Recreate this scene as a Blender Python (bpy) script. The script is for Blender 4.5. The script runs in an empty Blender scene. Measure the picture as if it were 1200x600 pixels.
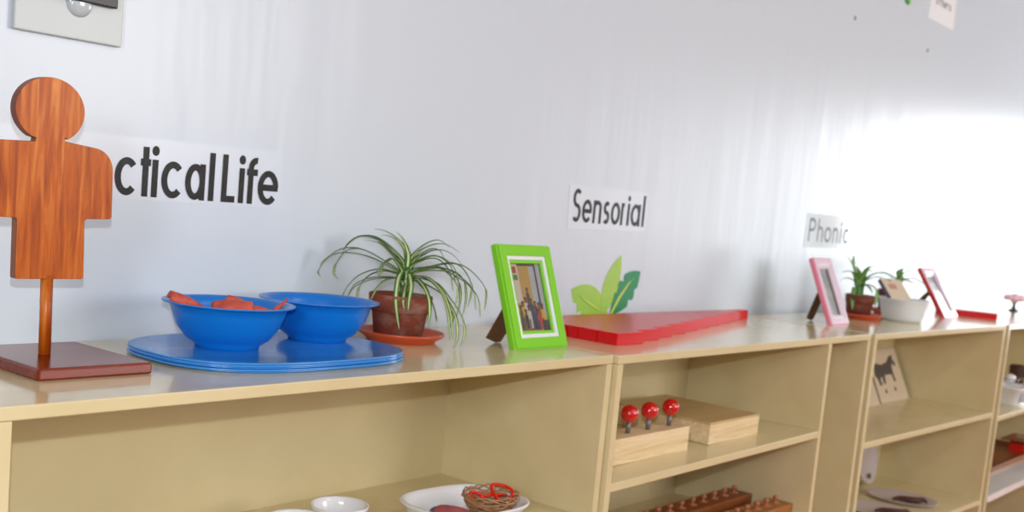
import bpy, bmesh, math, random
from mathutils import Vector, Matrix
random.seed(7)
S = bpy.context.scene
COL = S.collection
PI = math.pi

# ------------------------------------------------------------ settings
WALLC = (208, 218, 230); WALLR = 0.29
CREAM = (222, 208, 166); CREAM2 = (214, 198, 154)
WINDOWS = [(-1.50, -.30, -.25, 1.02, 40, (.93, .97, 1)), (-3.5, -1.75, -.25, 1.05, 9, (.95, .98, 1))]
ROOM_FILL = [(-1.5, 1.0, 1.8, 1.2, 4, (.85, .92, 1)), (1.9, 1.0, 1.8, 1.2, 74, (1, .98, .955))]
LEFTWIN = (-2.45, .95, .7, .7, 44, (.97, .98, 1))
FLASH = 41; FSTOP = 6.3; EXPOSURE = 0.0
CEILING_FILL = 12
LEAVES = [[(0.003, -0.004, 0.126), (-0.002, 0.017, 0.155), (-0.021, 0.049, 0.18), (-0.038, 0.076, 0.181), (-0.049, 0.095, 0.166), (-0.052, 0.105, 0.147)], [(-0.001, 0.001, 0.117), (-0.027, 0.021, 0.141), (-0.058, 0.053, 0.159), (-0.082, 0.078, 0.156), (-0.099, 0.095, 0.136), (-0.109, 0.103, 0.113), (-0.108, 0.097, 0.104)], [(-0.002, 0.003, 0.115), (-0.013, 0.041, 0.135), (-0.03, 0.075, 0.146), (-0.047, 0.107, 0.147), (-0.074, 0.116, 0.139), (-0.096, 0.116, 0.123)], [(-0.001, 0.001, 0.113), (-0.023, 0.01, 0.125), (-0.044, 0.026, 0.125), (-0.066, 0.045, 0.112), (-0.081, 0.058, 0.088), (-0.088, 0.06, 0.069)], [(-0.0, 0.0, 0.108), (-0.007, 0.031, 0.111), (-0.021, 0.06, 0.106), (-0.033, 0.085, 0.092), (-0.038, 0.099, 0.067)], [(0.001, -0.001, 0.117), (-0.023, 0.001, 0.145), (-0.036, 0.003, 0.145), (-0.05, 0.009, 0.131), (-0.056, 0.006, 0.112)], [(-0.0, 0.0, 0.108), (-0.042, -0.007, 0.111), (-0.067, -0.006, 0.096), (-0.086, -0.008, 0.071)], [(0.0, -0.0, 0.122), (-0.031, -0.02, 0.115), (-0.046, -0.032, 0.082), (-0.054, -0.046, 0.054), (-0.06, -0.06, 0.031)], [(0.006, -0.007, 0.122), (-0.02, -0.042, 0.105), (-0.036, -0.055, 0.081), (-0.049, -0.067, 0.063)], [(0.004, -0.005, 0.127), (0.016, 0.013, 0.16), (0.013, 0.034, 0.18), (0.005, 0.059, 0.193), (-0.002, 0.08, 0.195)], [(0.005, -0.006, 0.144), (0.011, 0.006, 0.165), (0.009, 0.019, 0.184), (0.006, 0.032, 0.195)], [(0.005, -0.006, 0.135), (0.029, -0.003, 0.157), (0.052, -0.015, 0.175), (0.075, -0.03, 0.179), (0.098, -0.046, 0.166)], [(0.007, -0.008, 0.133), (0.027, -0.017, 0.154), (0.046, -0.033, 0.168), (0.066, -0.051, 0.165), (0.084, -0.067, 0.145)], [(0.007, -0.009, 0.129), (0.014, -0.035, 0.152), (0.026, -0.059, 0.159), (0.04, -0.083, 0.144), (0.047, -0.098, 0.111)], [(0.007, -0.009, 0.123), (0.037, -0.022, 0.135), (0.059, -0.037, 0.137), (0.086, -0.062, 0.125), (0.099, -0.069, 0.09), (0.101, -0.063, 0.049)], [(0.01, -0.013, 0.119), (0.026, -0.044, 0.135), (0.045, -0.074, 0.135), (0.068, -0.108, 0.108), (0.073, -0.118, 0.07)], [(0.01, -0.013, 0.121), (0.046, -0.048, 0.143), (0.07, -0.074, 0.146), (0.089, -0.094, 0.131), (0.105, -0.11, 0.104), (0.107, -0.109, 0.068)], [(0.01, -0.013, 0.114), (0.003, -0.055, 0.119), (0.009, -0.088, 0.097), (0.009, -0.109, 0.061), (0.005, -0.122, 0.018)], [(0.013, -0.017, 0.113), (0.026, -0.058, 0.111), (0.038, -0.086, 0.084), (0.046, -0.105, 0.06), (0.048, -0.118, 0.031), (0.041, -0.116, 0.004)], [(0.01, -0.013, 0.114), (-0.004, -0.051, 0.11), (-0.008, -0.075, 0.087), (-0.016, -0.088, 0.059), (-0.027, -0.095, 0.043)], [(0.012, -0.015, 0.11), (0.037, -0.027, 0.089), (0.051, -0.035, 0.064), (0.061, -0.038, 0.037)], [(0.004, -0.005, 0.127), (0.007, 0.031, 0.149), (0.001, 0.058, 0.168), (-0.0, 0.076, 0.176), (-0.008, 0.101, 0.177)], [(0.01, -0.013, 0.11), (0.038, -0.049, 0.097), (0.056, -0.071, 0.073), (0.06, -0.076, 0.047), (0.058, -0.074, 0.033)], [(0.004, -0.005, 0.1), (-0.027, -0.033, 0.091), (-0.042, -0.047, 0.075), (-0.053, -0.062, 0.065)], [(0.003, -0.004, 0.126), (-0.003, 0.017, 0.154), (-0.023, 0.05, 0.178), (-0.04, 0.077, 0.179), (-0.05, 0.095, 0.163), (-0.054, 0.105, 0.144)], [(-0.001, 0.001, 0.117), (-0.026, 0.02, 0.14), (-0.055, 0.049, 0.158), (-0.074, 0.069, 0.155), (-0.086, 0.079, 0.135), (-0.091, 0.082, 0.113), (-0.087, 0.072, 0.103)], [(-0.001, 0.001, 0.113), (-0.025, 0.007, 0.123), (-0.045, 0.018, 0.122), (-0.063, 0.03, 0.108), (-0.074, 0.035, 0.084), (-0.077, 0.03, 0.064)], [(-0.0, 0.0, 0.108), (-0.015, 0.026, 0.11), (-0.033, 0.053, 0.102), (-0.048, 0.074, 0.086), (-0.055, 0.085, 0.06)], [(0.004, -0.005, 0.127), (0.019, 0.014, 0.157), (0.019, 0.034, 0.174), (0.014, 0.056, 0.184), (0.01, 0.074, 0.184)], [(0.005, -0.006, 0.135), (0.021, -0.008, 0.16), (0.039, -0.02, 0.18), (0.055, -0.033, 0.186), (0.07, -0.046, 0.174)], [(0.007, -0.008, 0.133), (0.024, -0.015, 0.155), (0.04, -0.027, 0.169), (0.053, -0.037, 0.167), (0.062, -0.043, 0.147)], [(0.007, -0.009, 0.129), (0.016, -0.033, 0.149), (0.028, -0.054, 0.154), (0.04, -0.074, 0.136), (0.045, -0.085, 0.1)], [(0.007, -0.009, 0.123), (0.034, -0.024, 0.134), (0.053, -0.04, 0.135), (0.076, -0.061, 0.121), (0.086, -0.067, 0.085), (0.085, -0.061, 0.043)], [(0.01, -0.013, 0.119), (0.031, -0.044, 0.132), (0.054, -0.074, 0.128), (0.079, -0.109, 0.098), (0.086, -0.119, 0.057)], [(0.01, -0.013, 0.121), (0.038, -0.051, 0.144), (0.056, -0.075, 0.148), (0.068, -0.091, 0.133), (0.075, -0.102, 0.106), (0.072, -0.098, 0.072)], [(0.01, -0.013, 0.114), (0.003, -0.058, 0.12), (0.008, -0.093, 0.098), (0.008, -0.116, 0.062), (0.004, -0.13, 0.02)], [(0.013, -0.017, 0.113), (0.022, -0.061, 0.109), (0.03, -0.088, 0.08), (0.033, -0.106, 0.055), (0.031, -0.116, 0.024), (0.022, -0.115, -0.005)], [(0.001, -0.001, 0.117), (-0.024, -0.002, 0.145), (-0.037, -0.001, 0.145), (-0.05, 0.003, 0.131), (-0.056, -0.001, 0.112)], [(0.004, -0.005, 0.127), (0.003, 0.028, 0.148), (-0.004, 0.053, 0.166), (-0.007, 0.07, 0.172), (-0.015, 0.091, 0.173)], [(0.007, -0.009, 0.129), (0.017, -0.03, 0.152), (0.03, -0.051, 0.159), (0.044, -0.072, 0.145), (0.052, -0.084, 0.112)], [(0.01, -0.013, 0.119), (0.016, -0.047, 0.137), (0.026, -0.073, 0.136), (0.038, -0.099, 0.11), (0.033, -0.102, 0.072)]]
LEAVES2 = [[(-0.005, 0.006, 0.108), (-0.008, 0.023, 0.15), (-0.01, 0.033, 0.174), (-0.007, 0.035, 0.198)], [(-0.007, 0.009, 0.113), (0.004, 0.038, 0.164), (0.002, 0.061, 0.191)], [(-0.008, 0.01, 0.108), (-0.028, 0.022, 0.141), (-0.043, 0.034, 0.146), (-0.056, 0.045, 0.14)], [(-0.008, 0.01, 0.103), (-0.013, 0.03, 0.12), (-0.02, 0.046, 0.123), (-0.027, 0.06, 0.114)], [(-0.002, 0.003, 0.113), (0.02, 0.001, 0.148), (0.036, -0.006, 0.164), (0.06, -0.024, 0.166)], [(-0.002, 0.002, 0.108), (0.014, -0.018, 0.136), (0.031, -0.04, 0.15), (0.05, -0.063, 0.151), (0.063, -0.079, 0.14)], [(0.001, -0.001, 0.109), (0.005, -0.023, 0.129), (0.014, -0.043, 0.136), (0.028, -0.068, 0.132), (0.034, -0.082, 0.123)], [(-0.01, 0.013, 0.097), (-0.033, 0.009, 0.078), (-0.045, 0.006, 0.054), (-0.051, 0.0, 0.03)], [(0.001, -0.002, 0.104), (0.006, -0.03, 0.107), (0.01, -0.046, 0.09), (0.005, -0.049, 0.061), (-0.001, -0.051, 0.046)], [(-0.005, 0.006, 0.108), (-0.01, -0.007, 0.139), (-0.006, -0.023, 0.156), (-0.007, -0.03, 0.149)], [(-0.006, 0.008, 0.108), (-0.018, 0.005, 0.142), (-0.031, 0.013, 0.166)], [(-0.0, 0.0, 0.104), (-0.012, -0.028, 0.102), (-0.016, -0.044, 0.085)]]
LEAVES3 = [[(0.013, -0.016, 0.116), (0.023, -0.009, 0.142), (0.038, -0.018, 0.157), (0.056, -0.032, 0.162)], [(0.015, -0.019, 0.111), (0.021, -0.026, 0.142), (0.036, -0.046, 0.155), (0.054, -0.068, 0.147)], [(0.016, -0.021, 0.111), (0.018, -0.051, 0.128), (0.026, -0.075, 0.126), (0.036, -0.1, 0.11), (0.042, -0.118, 0.085)], [(0.011, -0.014, 0.113), (0.011, 0.012, 0.126), (0.006, 0.033, 0.135), (-0.001, 0.053, 0.132)], [(0.011, -0.014, 0.11), (-0.009, -0.002, 0.117), (-0.023, 0.009, 0.118), (-0.039, 0.024, 0.111)], [(0.016, -0.021, 0.111), (0.048, -0.035, 0.118), (0.07, -0.05, 0.109)]]
# ------------------------------------------------------------ colour / materials
def lin(c):
    out = []
    for v in c:
        v /= 255.0
        out.append(v / 12.92 if v <= 0.04045 else ((v + 0.055) / 1.055) ** 2.4)
    return (out[0], out[1], out[2], 1.0)

def mat(name, rgb, rough=0.5, spec=0.5, coat=0.0, metal=0.0, trans=0.0, bump=None, mottle=None, sss=0.0, alpha=1.0):
    m = bpy.data.materials.new(name); m.use_nodes = True
    nt = m.node_tree; b = nt.nodes['Principled BSDF']
    b.inputs['Base Color'].default_value = lin(rgb)
    b.inputs['Roughness'].default_value = rough
    b.inputs['Specular IOR Level'].default_value = spec
    b.inputs['Coat Weight'].default_value = coat
    b.inputs['Coat Roughness'].default_value = 0.08
    b.inputs['Metallic'].default_value = metal
    b.inputs['Transmission Weight'].default_value = trans
    b.inputs['Alpha'].default_value = alpha
    if sss: b.inputs['Subsurface Weight'].default_value = sss; b.inputs['Subsurface Scale'].default_value = 0.01
    tc = nt.nodes.new('ShaderNodeTexCoord')
    if mottle:                       # (second colour, scale xyz, amount low, high, detail)
        rgb2, sc, lo, hi = mottle
        mp = nt.nodes.new('ShaderNodeMapping'); mp.inputs['Scale'].default_value = sc
        nz = nt.nodes.new('ShaderNodeTexNoise'); nz.inputs['Scale'].default_value = 1; nz.inputs['Detail'].default_value = 5
        nz.inputs['Roughness'].default_value = 0.62
        rp = nt.nodes.new('ShaderNodeValToRGB')
        rp.color_ramp.elements[0].position = lo; rp.color_ramp.elements[1].position = hi
        rp.color_ramp.elements[0].color = lin(rgb); rp.color_ramp.elements[1].color = lin(rgb2)
        nt.links.new(tc.outputs['Object'], mp.inputs[0]); nt.links.new(mp.outputs[0], nz.inputs['Vector'])
        nt.links.new(nz.outputs[0], rp.inputs[0]); nt.links.new(rp.outputs[0], b.inputs['Base Color'])
    if bump:                         # (scale xyz, strength, distance)
        sc, st, dist = bump
        mp = nt.nodes.new('ShaderNodeMapping'); mp.inputs['Scale'].default_value = sc
        nz = nt.nodes.new('ShaderNodeTexNoise'); nz.inputs['Scale'].default_value = 1; nz.inputs['Detail'].default_value = 3
        bp = nt.nodes.new('ShaderNodeBump'); bp.inputs['Strength'].default_value = st; bp.inputs['Distance'].default_value = dist
        nt.links.new(tc.outputs['Object'], mp.inputs[0]); nt.links.new(mp.outputs[0], nz.inputs['Vector'])
        nt.links.new(nz.outputs[0], bp.inputs['Height']); nt.links.new(bp.outputs[0], b.inputs['Normal'])
    return m

M = {}
M['wall'] = mat('wall_gloss_paint', WALLC, WALLR, 0.5, bump=((8, 1, 1.1), 0.38, 0.008))
M['room'] = mat('room_paint', (196, 194, 188), 0.6)
M['floor'] = mat('floor_boards', (190, 118, 58), 0.45, mottle=((168, 100, 46), (3, 12, 3), 0.4, 0.6))
M['cream'] = mat('cream_gloss_paint', CREAM, 0.20, 0.5, mottle=(CREAM2, (5, 9, 9), 0.35, 0.75), bump=((30, 30, 30), 0.06, 0.001))
M['cream_top'] = mat('cream_worn_gloss_top', CREAM, 0.17, 0.5, coat=0.35, mottle=(CREAM2, (5, 9, 9), 0.35, 0.75), bump=((30, 30, 30), 0.05, 0.001))
M['cream_in'] = mat('cream_back_paint', CREAM, 0.42, 0.4, mottle=(CREAM2, (4, 4, 4), 0.3, 0.7))
M['bluepl'] = mat('blue_plastic', (10, 116, 206), 0.3, 0.5)
M['bluetray'] = mat('blue_tray_plastic', (62, 142, 216), 0.13, 0.7)
M['red'] = mat('red_lacquer', (208, 8, 20), 0.26, 0.4)
M['redball'] = mat('red_gloss_knob', (205, 12, 18), 0.08, 0.7, coat=0.6)
M['lime'] = mat('lime_gloss_frame', (128, 205, 42), 0.2, 0.5, coat=0.3)
M['white'] = mat('white_gloss', (232, 234, 240), 0.15, 0.5, coat=0.3)
M['whitem'] = mat('white_matte', (235, 236, 240), 0.5)
M['paper'] = mat('laminated_paper', (216, 225, 237), 0.24, 0.5)
M['ink'] = mat('black_ink', (14, 14, 17), 0.4, 0.3, mottle=((40, 40, 43), (60, 60, 60), 0.45, 0.75))
M['terra'] = mat('terracotta_glazed', (196, 78, 42), 0.35, 0.5)
M['pot'] = mat('terracotta_weathered', (134, 70, 52), 0.85, 0.2, mottle=((172, 132, 118), (22, 22, 34), 0.46, 0.78), bump=((60, 60, 60), 0.2, 0.002))
M['pot_dark'] = mat('terracotta_dark_brown', (104, 50, 36), 0.7, 0.3, mottle=((128, 74, 58), (22, 22, 34), 0.45, 0.7))  # darker brown terracotta for the two small pots
M['soil'] = mat('soil', (58, 42, 32), 0.95, 0.1)
M['brownboard'] = mat('brown_board', (116, 82, 56), 0.8, 0.2)
M['pink'] = mat('pink_gloss', (232, 130, 155), 0.2, 0.5, coat=0.3)
M['pinkface'] = mat('pale_pink_gloss', (240, 212, 234), 0.12, 0.6, coat=0.4)
M['redframe'] = mat('red_gloss_frame', (196, 36, 30), 0.15, 0.6, coat=0.4)
M['metal'] = mat('steel_pin', (128, 124, 124), 0.4, metal=0.5)
M['black'] = mat('black_plastic', (24, 22, 22), 0.35)
M['plate'] = mat('switch_plate_plastic', (188, 196, 198), 0.3)
M['clear'] = mat('translucent_button', (190, 200, 206), 0.12, 0.5, coat=0.4)
M['coral'] = mat('coral_curl', (206, 96, 78), 0.7, 0.3, mottle=((170, 62, 56), (50, 50, 110), 0.4, 0.65))
M['wicker'] = mat('wicker', (186, 144, 104), 0.6, 0.3, mottle=((136, 92, 60), (60, 60, 60), 0.4, 0.7))
M['redpl'] = mat('red_plastic', (224, 34, 20), 0.3)
M['rose'] = mat('rose_print', (188, 90, 100), 0.5, mottle=((150, 70, 90), (60, 60, 60), 0.45, 0.7))
M['navy'] = mat('dull_blue', (80, 104, 130), 0.5)
M['brown'] = mat('dark_brown_stuff', (78, 46, 36), 0.7)
M['platew'] = mat('white_paper_plate', (196, 184, 184), 0.4)
M['green_dk'] = mat('leaf_sticker_dark_green', (22, 140, 84), 0.35)
M['green_lt'] = mat('leaf_sticker_lime', (146, 200, 72), 0.35, mottle=((178, 208, 84), (6, 6, 9), 0.35, 0.65))
M['green_yl'] = mat('leaf_sticker_yellow_vein', (196, 214, 84), 0.35)
M['sheer'] = mat('translucent_white_plastic', (240, 244, 250), 0.3, 0.5, trans=0.15)
M['cardboard'] = mat('pale_card', (214, 196, 172), 0.6)
M['greyprint'] = mat('grey_print', (84, 78, 74), 0.6)
M['pinkprint'] = mat('pink_print', (196, 140, 132), 0.6)
M['slot'] = mat('pale_grey_slots', (190, 194, 204), 0.5)
M['glossy_sheet'] = mat('glossy_laminate', (212, 222, 232), 0.12, 0.8, coat=0.5)
M['blossom'] = mat('pink_blossom', (250, 206, 222), 0.6)

def woodmat(name, c1, c2, c3, scale, axis='Z', rough=0.35, coat=0.2, knots=0.5, spec=0.3):
    m = bpy.data.materials.new(name); m.use_nodes = True
    nt = m.node_tree; b = nt.nodes['Principled BSDF']
    b.inputs['Roughness'].default_value = rough; b.inputs['Coat Weight'].default_value = coat; b.inputs['Specular IOR Level'].default_value = spec
    b.inputs['Coat Roughness'].default_value = 0.15
    tc = nt.nodes.new('ShaderNodeTexCoord')
    mp = nt.nodes.new('ShaderNodeMapping')
    st = {'X': (0.07, 1, 1), 'Y': (1, 0.07, 1), 'Z': (1, 1, 0.07)}[axis]
    mp.inputs['Scale'].default_value = [scale * s for s in st]
    nz = nt.nodes.new('ShaderNodeTexNoise'); nz.inputs['Scale'].default_value = 1
    nz.inputs['Detail'].default_value = 7; nz.inputs['Roughness'].default_value = 0.6; nz.inputs['Distortion'].default_value = knots
    rp = nt.nodes.new('ShaderNodeValToRGB')
    e = rp.color_ramp.elements
    e[0].position = 0.3; e[0].color = lin(c1); e[1].position = 0.72; e[1].color = lin(c3)
    x = e.new(0.5); x.color = lin(c2)
    nt.links.new(tc.outputs['Object'], mp.inputs[0]); nt.links.new(mp.outputs[0], nz.inputs['Vector'])
    nt.links.new(nz.outputs[0], rp.inputs[0]); nt.links.new(rp.outputs[0], b.inputs['Base Color'])
    return m
M['torso'] = woodmat('orange_varnished_wood', (138, 54, 4), (182, 88, 16), (216, 134, 56), 95, 'Z', 0.4, 0.05, 0.7)
M['torso_edge'] = woodmat('dark_sawn_edge_wood', (84, 40, 24), (118, 62, 38), (140, 84, 52), 42, 'Z', 0.45, 0.1)
M['base_wood'] = woodmat('red_brown_varnished_wood', (84, 22, 6), (112, 32, 12), (142, 52, 26), 30, 'X', 0.22, 0.12)
M['pine'] = woodmat('pale_pine', (214, 182, 134), (232, 208, 166), (244, 226, 192), 60, 'X', 0.5, 0.05, 1.6)
M['pinetop'] = woodmat('plywood_lid', (196, 166, 116), (206, 178, 128), (214, 188, 142), 24, 'X', 0.4, 0.1)
M['blockwood'] = woodmat('brown_block_wood', (120, 66, 34), (146, 84, 44), (166, 102, 58), 40, 'X', 0.45, 0.1)
M['blockwood2'] = woodmat('orange_brown_block_wood', (150, 92, 44), (176, 114, 58), (192, 132, 72), 40, 'X', 0.45, 0.1)
M['knobwood'] = mat('knob_wood', (176, 112, 78), 0.35)

def leafmat(name, edge, mid):
    m = bpy.data.materials.new(name); m.use_nodes = True
    nt = m.node_tree; b = nt.nodes['Principled BSDF']; b.inputs['Roughness'].default_value = 0.38
    uv = nt.nodes.new('ShaderNodeUVMap'); sp = nt.nodes.new('ShaderNodeSeparateXYZ')
    rp = nt.nodes.new('ShaderNodeValToRGB'); e = rp.color_ramp.elements
    e[0].position = 0.0; e[0].color = lin(edge); e[1].position = 1.0; e[1].color = lin(edge)
    for p, c in ((0.26, edge), (0.36, mid), (0.64, mid), (0.74, edge)):
        q = e.new(p); q.color = lin(c)
    nt.links.new(uv.outputs[0], sp.inputs[0]); nt.links.new(sp.outputs[0], rp.inputs[0]); nt.links.new(rp.outputs[0], b.inputs['Base Color'])
    return m
M['leaf'] = leafmat('striped_spider_leaf', (66, 112, 38), (206, 216, 158))
M['leaf_far'] = leafmat('green_spider_leaf', (70, 124, 46), (132, 172, 84))

# ------------------------------------------------------------ object helpers
def finish(name, bm, m, parent=None, smooth=False, bevel=0.0, recalc=True):
    if recalc: bmesh.ops.recalc_face_normals(bm, faces=bm.faces)
    me = bpy.data.meshes.new(name); bm.to_mesh(me); bm.free()
    for mm in (m if isinstance(m, (list, tuple)) else [m]): me.materials.append(mm)
    if smooth:
        for p in me.polygons: p.use_smooth = True
    o = bpy.data.objects.new(name, me); COL.objects.link(o)
    if parent: o.parent = parent
    if bevel:
        md = o.modifiers.new('bevel', 'BEVEL'); md.width = bevel; md.segments = 2; md.limit_method = 'ANGLE'
    return o

def tag(o, label=None, cat=None, group=None, kind=None):
    if label: o['label'] = label
    if cat: o['category'] = cat
    if group: o['group'] = group
    if kind: o['kind'] = kind
    return o

def thing(name, label, cat, loc, rz=0.0, group=None):
    o = bpy.data.objects.new(name, None); COL.objects.link(o)
    o.empty_display_size = 0.03
    o.location = loc; o.rotation_euler = (0, 0, rz)
    return tag(o, label, cat, group)

def box(bm, x0, x1, y0, y1, z0, z1, mi=0):
    v = [bm.verts.new(p) for p in ((x0,y0,z0),(x1,y0,z0),(x1,y1,z0),(x0,y1,z0),(x0,y0,z1),(x1,y0,z1),(x1,y1,z1),(x0,y1,z1))]
    for f in ((0,3,2,1),(4,5,6,7),(0,1,5,4),(1,2,6,5),(2,3,7,6),(3,0,4,7)):
        q = bm.faces.new([v[i] for i in f]); q.material_index = mi
    return v

def bx(name, m, parent, *a, bevel=0.001):
    bm = bmesh.new(); box(bm, *a); return finish(name, bm, m, parent, bevel=bevel)

def lathe(bm, prof, n=48, cx=0, cy=0, sx=1, sy=1, p=2.0, mi=0):
    """profile list of (r, z); superellipse power p"""
    rings = []
    for r, z in prof:
        if r <= 1e-6: rings.append([bm.verts.new((cx, cy, z))]); continue
        ring = []
        for i in range(n):
            a = 2 * PI * i / n; c, s = math.cos(a), math.sin(a)
            k = 1.0 if p == 2.0 else (abs(c) ** p + abs(s) ** p) ** (-1.0 / p)
            ring.append(bm.verts.new((cx + r * sx * c * k, cy + r * sy * s * k, z)))
        rings.append(ring)
    for A, B in zip(rings, rings[1:]):
        for i in range(n):
            j = (i + 1) % n
            if len(A) == 1: f = bm.faces.new((A[0], B[j], B[i]))
            elif len(B) == 1: f = bm.faces.new((A[i], A[j], B[0]))
            else: f = bm.faces.new((A[i], A[j], B[j], B[i]))
            f.material_index = mi; f.smooth = True
    return rings

def tube(bm, pts, r, n=8, closed=False, mi=0):
    pts = [Vector(p) for p in pts]; N = len(pts); rings = []
    up = Vector((0, 0, 1))
    for i, p in enumerate(pts):
        a = pts[(i - 1) % N] if (closed or i > 0) else p
        b = pts[(i + 1) % N] if (closed or i < N - 1) else p
        t = (b - a).normalized()
        if abs(t.dot(up)) > 0.95: s = t.cross(Vector((1, 0, 0))).normalized()
        else: s = t.cross(up).normalized()
        w = s.cross(t).normalized()
        rr = r[i] if isinstance(r, (list, tuple)) else r
        rings.append([bm.verts.new(p + (s * math.cos(2*PI*k/n) + w * math.sin(2*PI*k/n)) * rr) for k in range(n)])
    prs = list(zip(rings, rings[1:])) + ([(rings[-1], rings[0])] if closed else [])
    for A, B in prs:
        for k in range(n):
            f = bm.faces.new((A[k], A[(k+1) % n], B[(k+1) % n], B[k])); f.smooth = True; f.material_index = mi
    if not closed:
        bm.faces.new(rings[0][::-1]).material_index = mi; bm.faces.new(rings[-1]).material_index = mi

def catmull(pts, sub=6):
    P = [Vector(p) for p in pts]; out = []
    for i in range(len(P) - 1):
        p0 = P[max(i-1, 0)]; p1 = P[i]; p2 = P[i+1]; p3 = P[min(i+2, len(P)-1)]
        for k in range(sub):
            t = k / sub
            out.append(0.5 * ((2*p1) + (p2-p0)*t + (2*p0-5*p1+4*p2-p3)*t*t + (3*p1-p0-3*p2+p3)*t**3))
    out.append(P[-1]); return out

def prism(bm, pts2, y0, y1, mi=0, mi_side=0):
    """outline in the xz plane pushed from y0 to y1"""
    A = [bm.verts.new((x, y0, z)) for x, z in pts2]; B = [bm.verts.new((x, y1, z)) for x, z in pts2]
    f = bm.faces.new(A); f.material_index = mi
    f = bm.faces.new(B[::-1]); f.material_index = mi
    n = len(A)
    for i in range(n):
        f = bm.faces.new((A[i], B[i], B[(i+1) % n], A[(i+1) % n])); f.material_index = mi_side

# ------------------------------------------------------------ the room
WY = 0.012                      # plane of the back wall
FZ = -0.98                      # floor
RX0, RX1, RY, CZ = -3.6, 5.5, -4.6, 1.85
def struct(name, bm, m, **k): return tag(finish(name, bm, m, **k), kind='structure')
bm = bmesh.new(); box(bm, RX0, RX1, WY, WY + 0.15, FZ, CZ); struct('wall_back', bm, M['wall'])
bm = bmesh.new(); box(bm, RX0, RX1, RY, WY, FZ - 0.1, FZ); struct('floor', bm, M['floor'])
bm = bmesh.new(); box(bm, RX0, RX1, RY, WY, CZ, CZ + 0.1); struct('ceiling', bm, M['room'])
bm = bmesh.new(); box(bm, RX0 - 0.1, RX0, RY, WY, FZ, CZ); struct('wall_left', bm, M['room'])
bm = bmesh.new(); box(bm, RX0, RX1, RY - 0.1, RY, FZ, CZ); struct('wall_front', bm, M['room'])
# right-hand wall with two window openings
WIN = WINDOWS
bm = bmesh.new()
ys = sorted({WY, RY} | {v for w in WIN for v in w[:2]})
for a, b in zip(ys, ys[1:]):
    w = [q for q in WIN if q[0] <= a and b <= q[1]]
    if w:
        box(bm, RX1, RX1 + 0.12, a, b, FZ, w[0][2]); box(bm, RX1, RX1 + 0.12, a, b, w[0][3], CZ)
    else: box(bm, RX1, RX1 + 0.12, a, b, FZ, CZ)
struct('wall_right', bm, M['room'])
for k, (a, b, z0, z1, pw, col) in enumerate(WIN):
    bm = bmesh.new(); f = 0.035
    box(bm, RX1 + .03, RX1 + .09, a, a + f, z0, z1); box(bm, RX1 + .03, RX1 + .09, b - f, b, z0, z1)
    box(bm, RX1 + .03, RX1 + .09, a + f, b - f, z0, z0 + f); box(bm, RX1 + .03, RX1 + .09, a + f, b - f, z1 - f, z1)
    struct('window_%d' % (k + 1), bm, M['whitem'])
    L = bpy.data.lights.new('daylight_and_fill', 'AREA'); L.shape = 'RECTANGLE'; L.size = z1 - z0; L.size_y = b - a
    L.energy = pw; L.color = col
    lo = bpy.data.objects.new('daylight_and_fill', L); COL.objects.link(lo)
    lo.location = (RX1 + 0.11, (a + b) / 2, (z0 + z1) / 2); lo.rotation_euler = (0, PI / 2, 0)

# ------------------------------------------------------------ shelf units
T = 0.018
def unit(label, corner, yaw, W, D, tiers, divider=None, back=0.0, topback=None):
    """corner = world position of the front-left top corner; local x right, y to the wall"""
    t = thing('shelf_unit', label, 'shelf', (corner[0], corner[1], FZ), yaw, 'cream shelf units along the wall')
    H = -FZ
    tb = D if topback is None else topback
    bx('top_board', M['cream_top'], t, 0, W, 0, tb, H - T + .0015, H, bevel=.0015)
    bx('side_panel', M['cream'], t, 0, T, 0.0006, D, 0, H - T + .001, bevel=.001)
    bx('side_panel', M['cream'], t, W - T, W, 0.0006, D, 0, H - T + .001, bevel=.001)
    yb = D - back
    bx('back_panel', M['cream_in'], t, T, W - T, yb - .008, yb, 0.02, H - T, bevel=0)
    x1 = W - T
    if divider:
        bx('divider', M['cream'], t, divider - T, divider, 0.0008, yb - .008, 0.0, H - T + .001, bevel=.001)
        x1 = divider - T
    for zl, zr in tiers:
        bm = bmesh.new(); v = box(bm, T, x1, 0.001, yb - .008, 0, 0)
        for i, q in enumerate(v):
            top = i > 3; z = (zl if q.co.x < (T + x1) / 2 else zr) + H
            q.co.z = z if top else z - T + .001
        finish('shelf_board', bm, M['cream'], t, bevel=.0012)
    bx('plinth', M['cream'], t, T, W - T, 0.03, 0.045, 0, 0.06)
    return t
unit('cream painted shelf unit under the blue bowls and wooden figure, nearest the camera', (-1.192, -0.386), 0, 1.192, 0.396, [(-.3135, -.3135), (-.64, -.64)])
unit('cream shelf unit with red-knobbed block and a narrow right bay, under the red rods', (0.003, -0.397), 0, 1.24, 0.405, [(-.2495, -.2425), (-.497, -.497), (-.74, -.74)], divider=0.985)
unit('cream shelf unit under the pink frame and white bowl, with oval plates inside', (1.257, -0.403), math.radians(-2.0), 1.088, 0.385, [(-.305, -.305), (-.615, -.615)])
unit('cream shelf unit cut by the right edge of the photo, holding a white basket', (2.366, -0.446), 0, 1.25, 0.45, [(-.3235, -.3235), (-.612, -.612)])

# ------------------------------------------------------------ switch plate on the wall
t = thing('wall_switch', 'pale grey switch plate with black insert, top left on the wall', 'switch', (-.907, WY, .503))
bx('plate', M['plate'], t, -.083, .084, -.010, 0, -.060, .062, bevel=.002)
bm = bmesh.new(); v = box(bm, -.062, .068, -.021, -.009, -.007, .030)
finish('rocker', bm, M['black'], t, bevel=.002)
bm = bmesh.new(); lathe(bm, [(.0, .009), (.010, .0085), (.017, .006), (.0205, .0005), (.0205, 0)], 32)
o = finish('button', bm, M['clear'], t, smooth=True); o.rotation_euler = (PI / 2, 0, 0); o.location = (.012, -.0098, -.008)

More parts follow.
